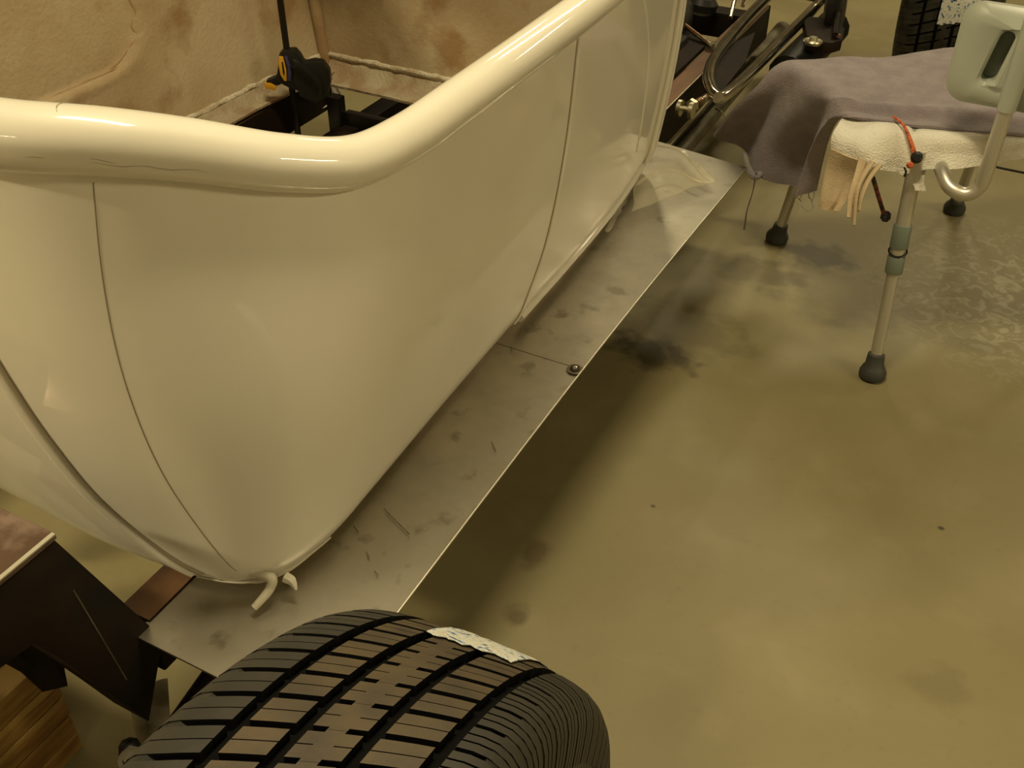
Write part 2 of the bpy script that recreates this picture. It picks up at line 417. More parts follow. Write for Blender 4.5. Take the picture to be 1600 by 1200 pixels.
# front flange: return edge standing proud of the cowl side
for s in (0, 1):
    cols = 0 if s == 0 else NCOL-1
    n = Vector((1, 0, 0)) if s == 0 else Vector((-1, 0, 0))
    g = G()
    ln = [body(cols, v) for v in np.linspace(0, 1, 20)]
    g.tube([p+n*.003+Vector((0, .004, 0)) for p in ln], .006, seg=10)
    g.tube([p+n*.003+Vector((0, .024, 0)) for p in ln], .005, seg=10)
    g.slab([[p+n*.001 for p in ln], [p+n*.001+Vector((0, .026, 0)) for p in ln]], .004)
    car.part('front_flange', g, M['gel'])
# door moulding line (near side), surface curve
def onbody(lst, col, off, key='y'):
    o = []
    for a, z in lst:
        i, v = find(a, z, col=col) if key == 'y' else find(0, z, rear_x=a, col=col); o.append(body(i, v, off))
    return o
def interp(pts, n=28):
    q, _ = spline([Vector((a, b, 0)) for a, b in pts], [0]*len(pts), 8); return [(p.x, p.y) for p in q]
dl = interp([(1.353, .788), (1.344, .72), (1.330, .60), (1.305, .45), (1.262, .36), (1.247, .325)])
near = (0, 100)
g = G(); g.tube(onbody(dl, near, -.0015), .0052, seg=10); car.part('door_moulding', g, M['gel'])
g = G(); g.tube([p+Vector((0, -.0065, 0)) for p in onbody(dl, near, -.0028)], .0042, seg=8); car.part('door_groove_shade', g, M['gel_seam'], label='dark line painted as shade along the door moulding')  # dark tube stands in for the shadow at the moulding step
ah = interp([(1.62, .76), (1.66, .70), (1.70, .62), (1.72, .52), (1.735, .42)])
g = G(); g.tube(onbody(ah, near, -.0042), .006, seg=8); car.part('cowl_crease', g, M['gel'])
bt = [(y, .326) for y in np.linspace(1.262, 1.86, 30)]
g = G(); g.tube(onbody(bt, near, .001), .0085, seg=12); car.part('sill_bead', g, M['gel'])
# rear moulding and the two mould seams (run down the rear, by x)
rear = (60, 150)
rm = interp([(-.912, .80), (-.897, .70), (-.878, .62), (-.858, .54), (-.832, .455), (-.788, .385), (-.745, .335)])
g = G(); g.tube(onbody(rm, rear, -.0095, 'x'), .0145, seg=14); car.part('rear_moulding', g, M['gel'])
g = G(); g.tube([p+Vector((.0125, .001, 0)) for p in onbody(rm, rear, -.0024, 'x')], .0042, seg=8); car.part('moulding_shade', g, M['gel_seam'], label='dark line painted as shade along the rear moulding')  # dark tube paints the shaded right side of the ridge
sm = interp([(-.757, .845), (-.752, .74), (-.744, .63), (-.730, .512), (-.708, .41), (-.69, .35)])
g = G(); g.tube(onbody(sm, rear, -.0004, 'x'), .0009, seg=6); car.part('mould_seam', g, M['gel_seam'], label='thin dark mould parting line')
g = G(); lp = []
for y, z in rrect(.806, 1.404, .562, .768, .10):
    i_ = min(range(NCOL-111, NCOL), key=lambda i: abs(inner(i, z).y-y)); lp.append((i_, z))
lp = [inner(i, z)+Vector((.0005, 0, 0)) for i, z in lp]
g.tube(lp+[lp[0]], .0032, seg=8, smooth=3); car.part('emboss_shade', g, M['fibre_dark'], label='dark outline painted as shade around the pressed panel')  # dark ring paints the soft shade at the recess edge
# frayed pale edges where lip meets wall
M['fray'] = mat('white_frayed_strands', (.60, .55, .42), .8, col2=(.46, .38, .25), nscale=60, nlo=.4, nhi=.6, bump=1.0, bscale=220)
g = G(); g.tube([Vector((-.70-.75*t, 1.862+.003*noise.noise(Vector((t*40, 0, 0))), .424+.006*noise.noise(Vector((t*33, 5, 0))))) for t in np.linspace(0, 1, 60)],
                [.006+.004*noise.noise(Vector((t*47, 9, 0))) for t in np.linspace(0, 1, 60)], seg=8); car.part('frayed_edge', g, M['fray'])
g = G(); cc = list(range(NCOL-1, NCOL-90, -1))
g.tube([inner(i, .420+.006*noise.noise(Vector((i*.5, 5, 0))))-NRM[i]*.003 for i in cc], [.006+.004*noise.noise(Vector((i*.7, 9, 0))) for i in cc], seg=8); car.part('frayed_edge', g, M['fray'])
M['scuff'] = mat('grey_scuff', (.40, .36, .26), .6)
# scuffs and a saw tick on the rail
def pxx(p): d = p-Vector((0, 0, CAMH)); return 800+FPX*d.dot(RT)/d.dot(FW)
def rails(i, ph):
    k = int(i); p = rail_pts[k].lerp(rail_pts[k+1], i-k); rr_ = .0265+.0065*min(1, max(0, (.85-p.y)/.3))
    n = NRM[k]; return p+(n*math.cos(ph)+Vector((0, 0, 1))*math.sin(ph))*(rr_+.0001)
ic = min(range(60, 140), key=lambda i: abs(pxx(rails(i, 1.6))-100))
g = G(); g.tube([rails(ic+.3*math.sin(a*5), a) for a in np.linspace(1.25, 2.3, 8)], .0008, seg=6); car.part('saw_tick', g, M['gel_seam'])
for x0, x1, ph in ((25, 75, -.12), (108, 330, -.22), (120, 200, -.10)):
    i0 = min(range(60, 150), key=lambda i: abs(pxx(rails(i, ph))-x0)); i1 = min(range(60, 150), key=lambda i: abs(pxx(rails(i, ph))-x1))
    g = G(); q_ = [rails(i, ph+.05*math.sin(i)) for i in np.linspace(i0, i1, 12)]
    g.tube(q_, [.0002+.0005*math.sin(math.pi*k/11) for k in range(12)], seg=6); car.part('scuff', g, M['scuff'])
# raw flash hanging from the rear corner
g = G()
tip = [Vector(p) for p in [(-.668, .598, .325), (-.652, .588, .315), (-.650, .586, .300), (-.662, .592, .278), (-.678, .600, .258)]]
tip = [at(395, 905, .325), at(425, 913, .322), at(424, 930, .311), at(410, 948, .305), at(399, 960, .300)]
tip = [p+Vector((0, 0, .012)) for p in tip]
g.tube(tip, [.004, .0070, .0058, .0050, .0044], seg=12, smooth=5)
car.part('resin_drip', g, M['gel_raw'], label='hooked drip of hardened cream resin')
g = G(); g.tube([at(446, 902, .330), at(456, 908, .328), at(463, 922, .320)], [.007, .006, .0015], seg=8, smooth=4); car.part('flash_ridge', g, M['gel_raw'])
fl = []
for x in np.linspace(300, 520, 30): 
    b = min(range(40, 110), key=lambda i: abs(800+FPX*((body(i, 1)-Vector((0, 0, CAMH))).dot(RT))/((body(i, 1)-Vector((0, 0, CAMH))).dot(FW))-x))
    fl.append(body(b, .985, .0015)+Vector((0, 0, .003*noise.noise(Vector((x*.09, 0, 0))))))
fl = fl[::2]
g = G(); g.tube(fl, [.0012+.0026*math.exp(-((k-8)/2.4)**2) for k in range(len(fl))], seg=8, smooth=3); car.part('flash_ridge', g, M['gel_raw'])

# ------------------------------------------------------------------ frame
fr = Sub('frame_rail', 'box rail with rusty brown top, near side', CAR)
rr = [(-.815, -.765), (2*XC+.765, 2*XC+.815)]
g = G().box(-.815, -.765, .52, 3.02, .205, .300); srl = fr.part('side_rail', g, M['darksteel'], label='box rail with rusty brown top, near side', bevel=.004)
g = G().box(-.8125, -.7675, .522, 3.018, .300, .3012); fr.part('rusty_top', g, M['rust'], parent=srl, label='rust brown scaled top face')
g = G(); g.tube([(-.7665, 1.6, .2995), (-.7665, 3.0, .2995)], .0016, seg=6); fr.part('ground_edge', g, M['zinc'], parent=srl, label='bright ground edge')
g = G().box(-1.385, -1.335, .52, 3.02, .205, .300); fr.part('side_rail', g, M['darksteel'], bevel=.004)
g = G().box(-1.505, -1.452, .75, 1.86, .300, .381, 0); brl = fr.part('body_rail', g, M['darksteel'], label='black box tube under the far side of the floor opening', bevel=.003)
g = G().box(-1.503, -1.454, .75, 1.86, .381, .3825); fr.part('rail_cap', g, M['rust'], parent=brl)
g = G().box(-1.335, -.815, 2.92, 2.98, .22, .29); fr.part('crossmember', g, M['darksteel'], bevel=.003)
g = G().box(-1.452, -.815, 1.70, 1.76, .19, .26); fr.part('crossmember', g, M['darksteel'], bevel=.003)
g = G().box(-1.335, -.815, .95, 1.0, .205, .26); fr.part('crossmember', g, M['darksteel'], bevel=.003)
g = G().box(-1.405, -1.372, 1.775, 1.80, .20, .366).box(-1.372, -1.20, 1.79, 1.81, .20, .33); fr.part('hanger_bracket', g, M['blackmetal'], bevel=.002)
# rear kick-up: upright on the near side, with sloping gusset
xo, xi = -.762, -.822
side = [(.445, .512), (.530, .262), (.475, .160), (.446, .245), (.386, .415), (.30, .43), (.10, .43), (.10, .512)]
g = G().prism([(xo, y, z) for y, z in side], (xi-xo, 0, 0)); fr.part('kickup_gusset', g, M['darksteel'], label='black sloping steel kick-up plate at the rear', bevel=.002)
g = G(); g.tube([(xo, .444, .437), (xo, .466, .256)], .0008, seg=6); fr.part('scribe_line', g, M['dullsteel'])
g = G().box(-.90, xo, .08, .448, .512, .520); fr.part('top_plate', g, M['pinksteel'], label='pinkish mill-scaled steel top plate with bright edge', bevel=.002)
g = G().box(xo-.003, xo+.002, .08, .446, .5195, .5215); fr.part('ground_edge', g, M['alu_edge'], label='bright ground edge of the top plate')
# gusset between rail and upright, small bracket, lower link
g = G().prism([at(215, 1078, .16), at(262, 1060, .16), at(268, 1150, .10), at(226, 1165, .10)], (-.006, -.004, -.0)); fr.part('link_bracket', g, M['dullsteel'])
g = G().prism([at(205, 1080, .16), at(222, 1078, .16), at(234, 1165, .10), at(222, 1168, .10)], (-.004, -.004, -.004)); fr.part('bracket_flange', g, M['dullsteel'])
g = G(); g.tube([(-.700, .10, .17), (-.715, .44, .175), (-.735, .60, .18), (-.76, 1.1, .19)], .012, seg=12); fr.part('lower_link', g, M['darksteel'])
g = G().box(-1.327, -.902, .10, .43, .274, .43); fr.part('rear_crossmember', g, M['darksteel'], bevel=.003)
g = G().prism([at(18, 1012, .275), at(72, 1041, .262), at(106, 1072, .245), at(100, 1040, .27), at(60, 985, .33), at(20, 975, .36)], (-.02, -.02, 0)); fr.part('hanger_gusset', g, M['darksteel'])
b0 = at(290, 948, .285)
g = G(); g.lathe(b0, (.9, -.3, .2), [(0, .006), (.012, .006), (.012, .0045), (.02, .0045), (.02, .003), (.03, .003)], 8); fr.part('bolt', g, M['zinc'])
# far front end: gussets and a brake line bracket
g = G().box(-.90, -.77, 2.60, 2.66, .300, .306); fr.part('mount_plate', g, M['dullsteel'], bevel=.001)
g = G().prism([(-1.0, 2.35, .30), (-.815, 2.30, .30), (-.815, 2.62, .30), (-1.0, 2.8, .30)], (0, 0, .012)); fr.part('gusset_plate', g, M['darksteel'])
g = G().box(-1.335, -.815, 2.15, 2.22, .2, .29); fr.part('crossmember', g, M['darksteel'], bevel=.003)

# engine-bay lumps between rails, black
eb = Sub('steering_gearbox', 'black gearbox', CAR)
g = G(); g.lathe((-.93, 2.62, .33), (-.15, 1, 0), [(0, .03), (.01, .045), (.10, .05), (.12, .04), (.16, .04), (.17, .02)], 16); eb.part('housing', g, M['black'])
g = G(); g.lathe((-.925, 2.865, .30), (.1, .1, 1), [(0, .030), (.01, .045), (.03, .047), (.045, .035), (.05, .01)], 12); eb.part('cap', g, M['black'])
g = G().box(-1.05, -.86, 2.36, 2.62, .20, .33); eb.part('side_cover', g, M['black'], bevel=.02)
ln = Sub('brake_line', 'copper coloured brake line', CAR)
g = G(); g.tube([at(1035, 8, .36), at(1060, 32, .34), at(1110, 70, .315)], .0065, seg=10); ln.part('pipe', g, M['copper'])
for p in ((1060, 33, .34), (1107, 68, .315)):
    g = G(); a = at(*p); g.lathe(a, at(1110, 70, .315)-at(1060, 32, .34), [(0, .009), (.018, .009)], 6); ln.part('fitting', g, M['zinc'])
lk = Sub('shock_rod', 'bright upright rod', CAR)
for a, b in (((1141, 28, .32), (1152, -18, .36)), ((1160, 10, .34), (1170, -20, .38))):
    g = G(); g.tube([at(*a), at(*b)], .006, seg=10); lk.part('rod', g, M['chrome'])

# ------------------------------------------------------------------ hairpin radius rod
hp = Sub('radius_rod', 'polished steel hairpin radius rod', CAR)
g = G(); g.tube([at(1122, 152, .315), at(1113, 143, .317), at(1107, 122, .32), at(1113, 98, .323), at(1135, 66, .33), at(1170, 25, .34), at(1205, -10, .35), at(1240, -45, .36)], .0145, seg=18, smooth=6); hp.part('upper_tube', g, M['chrome'])
g = G(); g.tube([at(1113, 143, .30), at(1122, 153, .30), at(1140, 143, .30), at(1175, 110, .30), at(1230, 55, .295), at(1280, 5, .29), at(1320, -35, .285)], .0145, seg=18, smooth=6); hp.part('lower_tube', g, M['chrome'])
g = G().prism([at(1112, 148, .306), at(1112, 108, .318), at(1150, 65, .32), at(1180, 50, .325), at(1165, 95, .31), at(1130, 140, .306)], (0, 0, -.004)); hp.part('web_plate', g, M['darksteel'])
a, b = at(1108, 150, .307), at(1076, 168, .307)
g = G(); g.tube([a, b], .008, seg=12)
for k in range(9): 
    q = a.lerp(b, .1+.08*k); g.lathe(q, b-a, [(0, .0095), (.003, .0095)], 12)
hp.part('threaded_stud', g, M['copper'])
g = G(); g.lathe(a.lerp(b, .78), b-a, [(0, .016), (.010, .016)], 6); hp.part('jam_nut', g, M['zinc'])
g = G(); d = (b-a).normalized(); c = b+d*.012
g.lathe(c-Vector((.02, 0, 0)), (1, 0, 0), [(0, .006), (.001, .019), (.010, .019), (.010, .006), (.030, .006), (.030, .019), (.039, .019), (.040, .006)], 16); hp.part('clevis', g, M['zinc'])
g = G(); g.tube([at(1118, 170, .30), at(1127, 174, .31), at(1132, 183, .29)], .0022, seg=6, smooth=3); hp.part('cotter_pin', g, M['chrome'])
# long grey tube below
dr = Sub('drag_link', 'dull grey tube low beside the rail', CAR)
g = G(); g.tube([(-.775, 2.15, .12), (-.79, 3.3, .14)], .026, seg=16); dr.part('tube', g, M['dullsteel'])
g = G(); g.tube([(-.835, 2.15, .10), (-.85, 3.3, .12)], .010, seg=10); dr.part('rod', g, M['zinc'])

# ------------------------------------------------------------------ front axle end
ax = Sub('axle', 'black axle end with brake parts', CAR)
g = G(); g.tube([(-1.5, 3.32, .30), (-.9, 3.32, .27), (-.62, 3.28, .27)], .028, seg=14); ax.part('axle_tube', g, M['blackmetal'])
g = G(); g.lathe((-.62, 3.05, .31), (1, .15, .05), [(0, .05), (.01, .12), (.03, .125), (.035, .11), (.05, .10), (.055, .04)], 24); ax.part('brake_drum', g, M['blackmetal'])
g = G().prism([at(1255, 25, .30), at(1310, 28, .30), at(1320, 45, .30), at(1316, 62, .30), at(1300, 67, .30), at(1262, 62, .30)], (0, 0, -.03)); ax.part('caliper_bracket', g, M['darksteel'], bevel=.004)
c = at(1270, 66, .30)
g = G(); g.lathe(c+Vector((0, 0, -.006)), (0, .1, 1), [(0, .020), (.008, .026), (.012, .024), (.009, .012), (.02, .010), (.021, .004)], 20); ax.part('washer', g, M['zinc'], label='bright dished washer with bolt')
g = G(); g.lathe(at(1309, 57, .305), (0, 0, 1), [(0, .008), (.006, .008)], 6); ax.part('bolt', g, M['rust'])
g = G(); g.tube([at(1305, 55, .31), at(1312, 0, .34), at(1315, -30, .36)], .008, seg=8); ax.part('steering_arm', g, M['darksteel'])
g = G(); g.lathe(at(1282, 2, .30), (.2, .2, 1), [(0, .02), (.01, .022), (.02, .012), (.03, .010)], 10); ax.part('ball_joint', g, M['zinc'])
g = G(); g.tube([(-.63, 2.75, .22), (-.60, 3.1, .24)], .05, seg=12); ax.part('shock_body', g, M['black'])

# ------------------------------------------------------------------ running board
RB = Sub('running_board', 'bare aluminium running board', CAR)
def sheet(ya, yb, nm, yr=None):
    n = 12; g = G(); P = []
    for k in range(n+1):
        t = k/n; row = []
        for j in range(7):
            s = j/6; y = ya+(yb-ya)*t
            xo_ = -.5095-.0085*math.sin(math.pi*min(1, max(0, (y-.5)/1.52)))
            x = -.770+(xo_+.770)*s
            yy = y + (-.0 if k else 0) - (.035*(s) if yb > 1.9 and k == n else 0)
            row.append(Vector((x, yy, .2985+.0012*math.sin(y*5+1)*s)))
        P.append(row)
    g.slab(P, .0032); return RB.part(nm, g, M['alu'])
sheet(.498, 1.2145, 'rear_sheet'); sheet(1.2160, 2.049, 'front_sheet')
g = G()
pts = [Vector((-.5090-.0085*math.sin(math.pi*min(1, max(0, (y-.5)/1.52))), y, .3005+.0012*math.sin(y*5+1))) for y in np.linspace(.5, 2.012, 40)]
g.tube(pts, .0011, seg=6); RB.part('sheared_edge', g, M['alu_edge'], label='bright sheared outer edge')
g = G(); h = Vector((-.5285, 1.209, .3018)); g.lathe(h, (0, 0, 1), [(0, .0085), (.0018, .0080), (.0022, .0045)], 18); bb = RB.part('bolt', g, M['blackmetal'], label='small black bolt ringed with dark grime')
g = G(); g.lathe(h+Vector((0, 0, .002)), (0, 0, 1), [(0, .0042), (.002, .0035), (.003, .001)], 12); RB.part('bolt_head', g, M['chrome'], parent=bb)
M['grime'] = mat('burnt_grime', (.05, .032, .015), .8, col2=(.12, .09, .05), nscale=60)
g = G(); g.lathe(h+Vector((0, 0, -.0003)), (0, 0, 1), [(0, .0135), (.0004, .0125), (.0005, .008)], 20); RB.part('grime_ring', g, M['grime'])
for a_, b_ in (((600, 795), (640, 835)), ((553, 822), (560, 832)), ((572, 862), (577, 871)), ((585, 892), (591, 899)), ((768, 690), (775, 705)), ((798, 541), (800, 548))):
    g = G(); g.tube([at(*a_, .3019), at(*b_, .3019)], .0006, seg=5); RB.part('marker_line', g, M['grime'])
for k, y in enumerate((.75, 1.3, 1.85)):
    g = G().box(-.765, -.56, y-.015, y+.015, .285, .2970); RB.part('support_bracket', g, M['darksteel'])

# ------------------------------------------------------------------ film on the board
g = G(); n, m_ = 16, 12
c00, c10, c01, c11 = at(1000, 228, .306), at(1062, 236, .306), at(985, 345, .306), at(1116, 286, .306)
P = []
for i in range(n+1):
    row = []
    for j in range(m_+1):
        u, v = i/n, j/m_
        p = c00.lerp(c10, v).lerp(c01.lerp(c11, v), u)
        if j == m_: pass
        p = p+Vector((0, 0, .005+.012*abs(noise.noise(Vector((u*3.1, v*3.7, 1))))+.012*(1-v)))
        p.x += .006*noise.noise(Vector((u*5, v*5, 4)))*1.5
        row.append(p)
    P.append(row)
g.slab(P, .0006)
_film = g
fo = solo('plastic_film', g, M['film'], 'crumpled yellowish clear film lying on the front of the aluminium board', 'plastic film', (-.66, 1.9, .302))
M['fold'] = mat('film_fold', (.74, .68, .47), .25, alpha=.34, coat=.5)
for pts, rad in (([(1000, 226), (1035, 229), (1062, 236), (1082, 254), (1100, 274), (1117, 285)], [.001, .002, .0025, .003, .0025, .0008]),
                 ([(1117, 285), (1090, 283), (1060, 268), (1040, 266), (1012, 276), (996, 288)], [.001, .0025, .0025, .004, .004, .003])):
    g = G(); g.tube([at(x, y, .318-.006*(x > 1110)) for x, y in pts], rad, seg=8, smooth=5, flat=.6)
    f_ = mesh('fold', g, M['fold'], fo, (-.66, 1.9, .302))
g = G(); P = []
for i in range(25):
    t = i/24; x = 1000+(945-1000)*t; y = 262+(362-262)*t; row = []
    for j in range(5):
        s = j/4; p = at(x+s*6, y+s*4, .306+.030*(1-s)*(.5+.5*noise.noise(Vector((t*9, s, 0)))))
        p += Vector((.006*noise.noise(Vector((t*14, s*3, 2))), 0, .004*noise.noise(Vector((t*17, s*3, 7)))+.003)); row.append(p)
    P.append(row)
g.slab(P, .0008)
solo('tape_strip', g, M['film'], 'crinkled clear tape strip stuck along the foot of the cowl', 'tape', (-.68, 1.75, .302))

# ------------------------------------------------------------------ wheels
def wheel(name, label, c, Rw, Wd, yaw, pitchN, arc, groove, lbl, lblq, lbla, dusty=True, dflip=1, cat='wheel'):
    th = Sub(name, label, CAR)
    k = Rw/.37; hw = Wd/2
    prof = [(0, .370), (.30, .3695), (.55, .3678), (.74, .3645), (.85, .3595), (.925, .351), (.965, .340), (.985, .325), (1.0, .307), (1.005, .287), (.98, .25), (.93, .225), (.86, .205)]
    prof = [(a*hw, r*k) for a, r in prof]
    pp, _ = spline([Vector((a, r, 0)) for a, r in prof], [0]*len(prof), 6)
    L_ = [0]
    for a, b in zip(pp, pp[1:]): L_.append(L_[-1]+(b-a).length)
    def Q(q):
        s = abs(q); s = min(s, L_[-1]-1e-6)
        i = max(0, min(len(L_)-2, int(np.searchsorted(L_, s))-1)); f = (s-L_[i])/(L_[i+1]-L_[i])
        p = pp[i].lerp(pp[i+1], f); t = (pp[i+1]-pp[i]).normalized(); n = (-t.y, t.x) if False else (-(-t.y), -(t.x)*-1)
        n = (-t.y, t.x); 
        if n[1] < 0 and i < 30: n = (t.y*-1, t.x)
        sg = 1 if q >= 0 else -1
        return sg*p.x, p.y, sg*n[0], n[1]
    cy, sy = math.cos(yaw), math.sin(yaw)
    def W(q, ang, dep=0):                  # ang measured from +Y up over the top
        x, r, nx, nr = Q(q); x -= nx*dep*-1*-1 if False else 0
        x = x-abs(dep)*(nx) if False else x+nx*(-dep); r = r+nr*(-dep)
        X = x; Y = r*math.cos(ang); Z = r*math.sin(ang)
        return Vector((c[0]+X*cy-Y*sy, c[1]+X*sy+Y*cy, c[2]+Z))
    dep = .0085*k
    # carcass
    k_w = k*Wd/.225
    g = G(); qs = [L_[-1]*(-1+2*i/70) for i in range(71)]
    nA = 120; P = [[W(q, 2*math.pi*a/nA, dep if abs(q) < .088*k*Wd/.225 else 0.0008) for q in qs] for a in range(nA+1)]
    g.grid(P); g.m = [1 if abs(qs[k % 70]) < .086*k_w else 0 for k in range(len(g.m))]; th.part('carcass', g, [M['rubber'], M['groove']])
    g = G(); prof2 = [(-.088*k, .200*k), (-.088*k, .192*k), (-.03, .185*k), (-.02, .05*k), (.03, .03), (.03, .05*k), (.05, .18*k), (.088*k, .192*k), (.088*k, .200*k)]
    g.lathe(c, (cy, sy, 0), [(a*Wd/.225, b) for a, b in prof2], 40); th.part('rim', g, M['rimsteel'])
    dp = 2*math.pi/pitchN
    mat_b = M['rubber_dusty'] if dusty else M['rubber']
    rows = groove
    stuff = G()
    def block(g, q0, q1, a0, a1, skew, nq=4, na=3, d=dep, lift=0.0, mi=0):
        T, B = [], []
        for i in range(na+1):
            rt, rb = [], []
            for j in range(nq+1):
                q = q0+(q1-q0)*j/nq; a = a0+(a1-a0)*i/na-skew(q)
                rt.append(W(q, a, -lift)); rb.append(W(q, a, d))
            T.append(rt); B.append(rb)
        nc = nq+1; k0 = (na+1)*nc; V = [p for r in T for p in r]+[p for r in B for p in r]
        F = [(i*nc+j, i*nc+j+1, (i+1)*nc+j+1, (i+1)*nc+j) for i in range(na) for j in range(nq)]
        ring = [(0, j) for j in range(nc)]+[(i, nc-1) for i in range(1, na+1)]+[(na, j) for j in range(nc-2, -1, -1)]+[(i, 0) for i in range(na-1, 0, -1)]
        idx = [i*nc+j for i, j in ring]
        g.add(V, F, 0); kf = len(g.v)-len(V)
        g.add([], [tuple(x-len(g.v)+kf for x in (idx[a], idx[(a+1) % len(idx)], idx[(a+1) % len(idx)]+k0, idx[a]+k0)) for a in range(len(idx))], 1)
    for p in range(pitchN):
        a0 = p*dp; deg = math.degrees(a0) % 360
        vis = arc[0] <= (deg if deg < 270 else deg-360) <= arc[1]
        for (nm, q0, q1, sub, gap, sk, dusk) in rows:
            tgt = G() if vis else stuff
            skew = (lambda q, s=sk, z=(q0+q1)/2: s[0]*(q)/Rw if abs(q) < s[2] else (s[0]*math.copysign(s[2], q)+s[1]*(q-math.copysign(s[2], q)))/Rw)
            n = sub; sip = (.0018 if nm == 'shoulder_block' and q0 > 0 else .0010)*k/Rw; gp = gap/Rw
            usable = dp-gp; step = usable/n
            for u in range(n):
                b0 = a0+gp/2+u*step+(sip/2 if u else 0); b1 = a0+gp/2+(u+1)*step-(sip/2 if u < n-1 else 0)
                nq = max(2, int(abs(q1-q0)/(.009*k)))
                block(tgt, q0, q1, b0, b1, skew, nq=nq, na=1 if n > 1 else 2)
            if nm == 'centre_rib' :
                pass
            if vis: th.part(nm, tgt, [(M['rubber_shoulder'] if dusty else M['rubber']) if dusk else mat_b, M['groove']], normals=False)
    th.part('rear_tread', stuff, [M['rubber'], M['groove']], kind='stuff', normals=False)
    # label sticker
    g = G(); P = []
    for i in range(13):
        a = R(lbla[0]+(lbla[1]-lbla[0])*i/12); row = []
        for j in range(19):
            q = lblq[0]+(lblq[1]-lblq[0])*j/18; rag = R(1.6)*noise.noise(Vector((j*.6, 2.2, 0)))*(i/12)
            row.append(W(q, a+rag-.25*(q)/Rw, -.0015-.0012*abs(noise.noise(Vector((i*.5, j*.5, 3))))))
        P.append(row)
    g.slab(P, .0006); th.part('paper_label', g, M['label'], label=lbl)
    return th, W
k = 1
SK = (.42, .12, .085)
def rowset(k, wd, g1, g2, g3, g4, gw):
    e = wd*.5; sk = (.45*k, .15, .085*k); w_ = g3-g2-gw; a = g2+gw*.5; b = g3-gw*.5
    return [('shoulder_block', g1-gw*.5, -.128*e/.1125, 2, .0060*k, sk, True),
            ('tread_block', g2-gw*.5, g1+gw*.5, 2, .0062*k, sk, False),
            ('centre_block', a+w_*.30, a, 2, .0055*k, sk, False),
            ('centre_block', b-w_*.34, a+w_*.30, 1, .0003*k, sk, False),
            ('centre_block', b, b-w_*.34, 2, .0055*k, sk, False),
            ('tread_block', g3+gw*.5, g4-gw*.5, 2, .0062*k, sk, False),
            ('shoulder_block', g4+gw*.5, .150*e/.1125, 3, .0042*k, sk, True)]
xc = -.2725
wheel('wheel', 'dusty wide block-tread tyre', (xc, .182, .373), .373, .225, .035, 78, (8, 152),
      rowset(1, .225, -.0535, -.0175, .0235, .0645, .0098), 'torn white paper label with blue print', (-.020, .048), (18, 48))
wheel('wheel', 'dark far tyre beyond the chair', (-.325, 3.50, .325), .325, .27, .05, 60, (150, 225),
      rowset(1, .27, -.065, -.022, .022, .068, .009), 'white and yellow paper label with dark print', (-.022, .076), (150, 189), dusty=False)

# ------------------------------------------------------------------ wooden cribbing block
wb = Thing('wood_block', 'stack of yellow pine boards under the rear of the frame', 'wood block', (-1.02, .30, 0))
z = 0
for k, h in enumerate((.037, .038, .037, .038, .043)):
    dx = random.uniform(-.004, .004); g = G().box(-1.14+dx, -.922+dx*.5, .10, .472+random.uniform(-.003, .003), z, z+h-.0022)
    wb.part('board', g, M['wood'], bevel=.002); z += h
# foot of the bolt / shackle at the lower left
sh = Sub('shackle_bolt', 'shiny bolt head', CAR)
a = at(207, 1190, .14)
g = G(); g.lathe(a, (.1, -.15, 1), [(-.03, .012), (0, .012), (0, .016), (.008, .016), (.008, .010), (.014, .008)], 14); sh.part('bolt_head', g, M['dullsteel'])
g = G(); g.lathe(a+Vector((-.016, .012, 0)), (.1, .2, 1), [(-.02, .013), (.006, .013), (.010, .006)], 8); sh.part('nut', g, M['blackmetal'])

# ------------------------------------------------------------------ bar clamp
cx, cy_, = -1.400, 1.66
cl = Thing('bar_clamp', 'black bar clamp with yellow pads gripping the floor lip', 'clamp', (cx, cy_, .30))
g = G().box(cx-.0065, cx+.0065, cy_-.003, cy_+.003, .20, .78); bar = cl.part('bar', g, M['blackmetal'], bevel=.001)
def cp(x, y): # point on clamp plane through the bar, parallel to image width
    d = FW*FPX+RT*(x-800)+UP*(600-y); nrm_ = Vector((-math.sin(_y), math.cos(_y), 0)); t = nrm_.dot(Vector((cx, cy_, 0)))/nrm_.dot(d); return Vector((0, 0, CAMH))+d*t
dv = Vector((-math.sin(_y), math.cos(_y), 0))*.022
def plate(nm, pts, mt, d=1.0, off=0, **k):
    g = G().prism([cp(*p)-dv*.5*d-dv*off for p in pts], dv*d); return cl.part(nm, g, mt, **k)
body_c = plate('clamp_body', [(437, 82), (443, 76), (462, 75), (470, 84), (476, 95), (492, 92), (506, 94), (516, 108), (518, 125), (513, 148), (500, 156), (484, 154), (470, 140), (455, 136), (440, 128), (430, 122), (434, 112), (436, 96)], M['black'], 1.0, bevel=.004)
plate('trigger', [(436, 110), (431, 118), (417, 124), (415, 131), (425, 135), (440, 130), (446, 120)], M['black'], .8, bevel=.003)
plate('trigger_pad', [(415, 126), (424, 127), (434, 132), (431, 139), (418, 136), (414, 132)], M['yellow'], .9, bevel=.002, label='yellow trigger tip')
bdg = plate('badge', [(438, 84), (444, 85), (449, 104), (450, 122), (446, 122), (440, 112), (437, 96)], M['yellow'], .25, .62, bevel=.001, label='yellow oval badge')
plate('badge_slot', [(442.5, 92), (444.5, 92), (447, 108), (446.5, 114), (444, 108)], M['black'], .1, .74)
plate('badge_edge', [(446, 84), (450, 84), (458, 106), (456, 122), (451, 122), (451, 102)], M['blue'], .3, .55, bevel=.001, label='blue side strip')
plate('handle', [(458, 88), (468, 92), (490, 108), (505, 124), (508, 150), (492, 158), (470, 146), (460, 120)], M['black'], 1.5, bevel=.006)
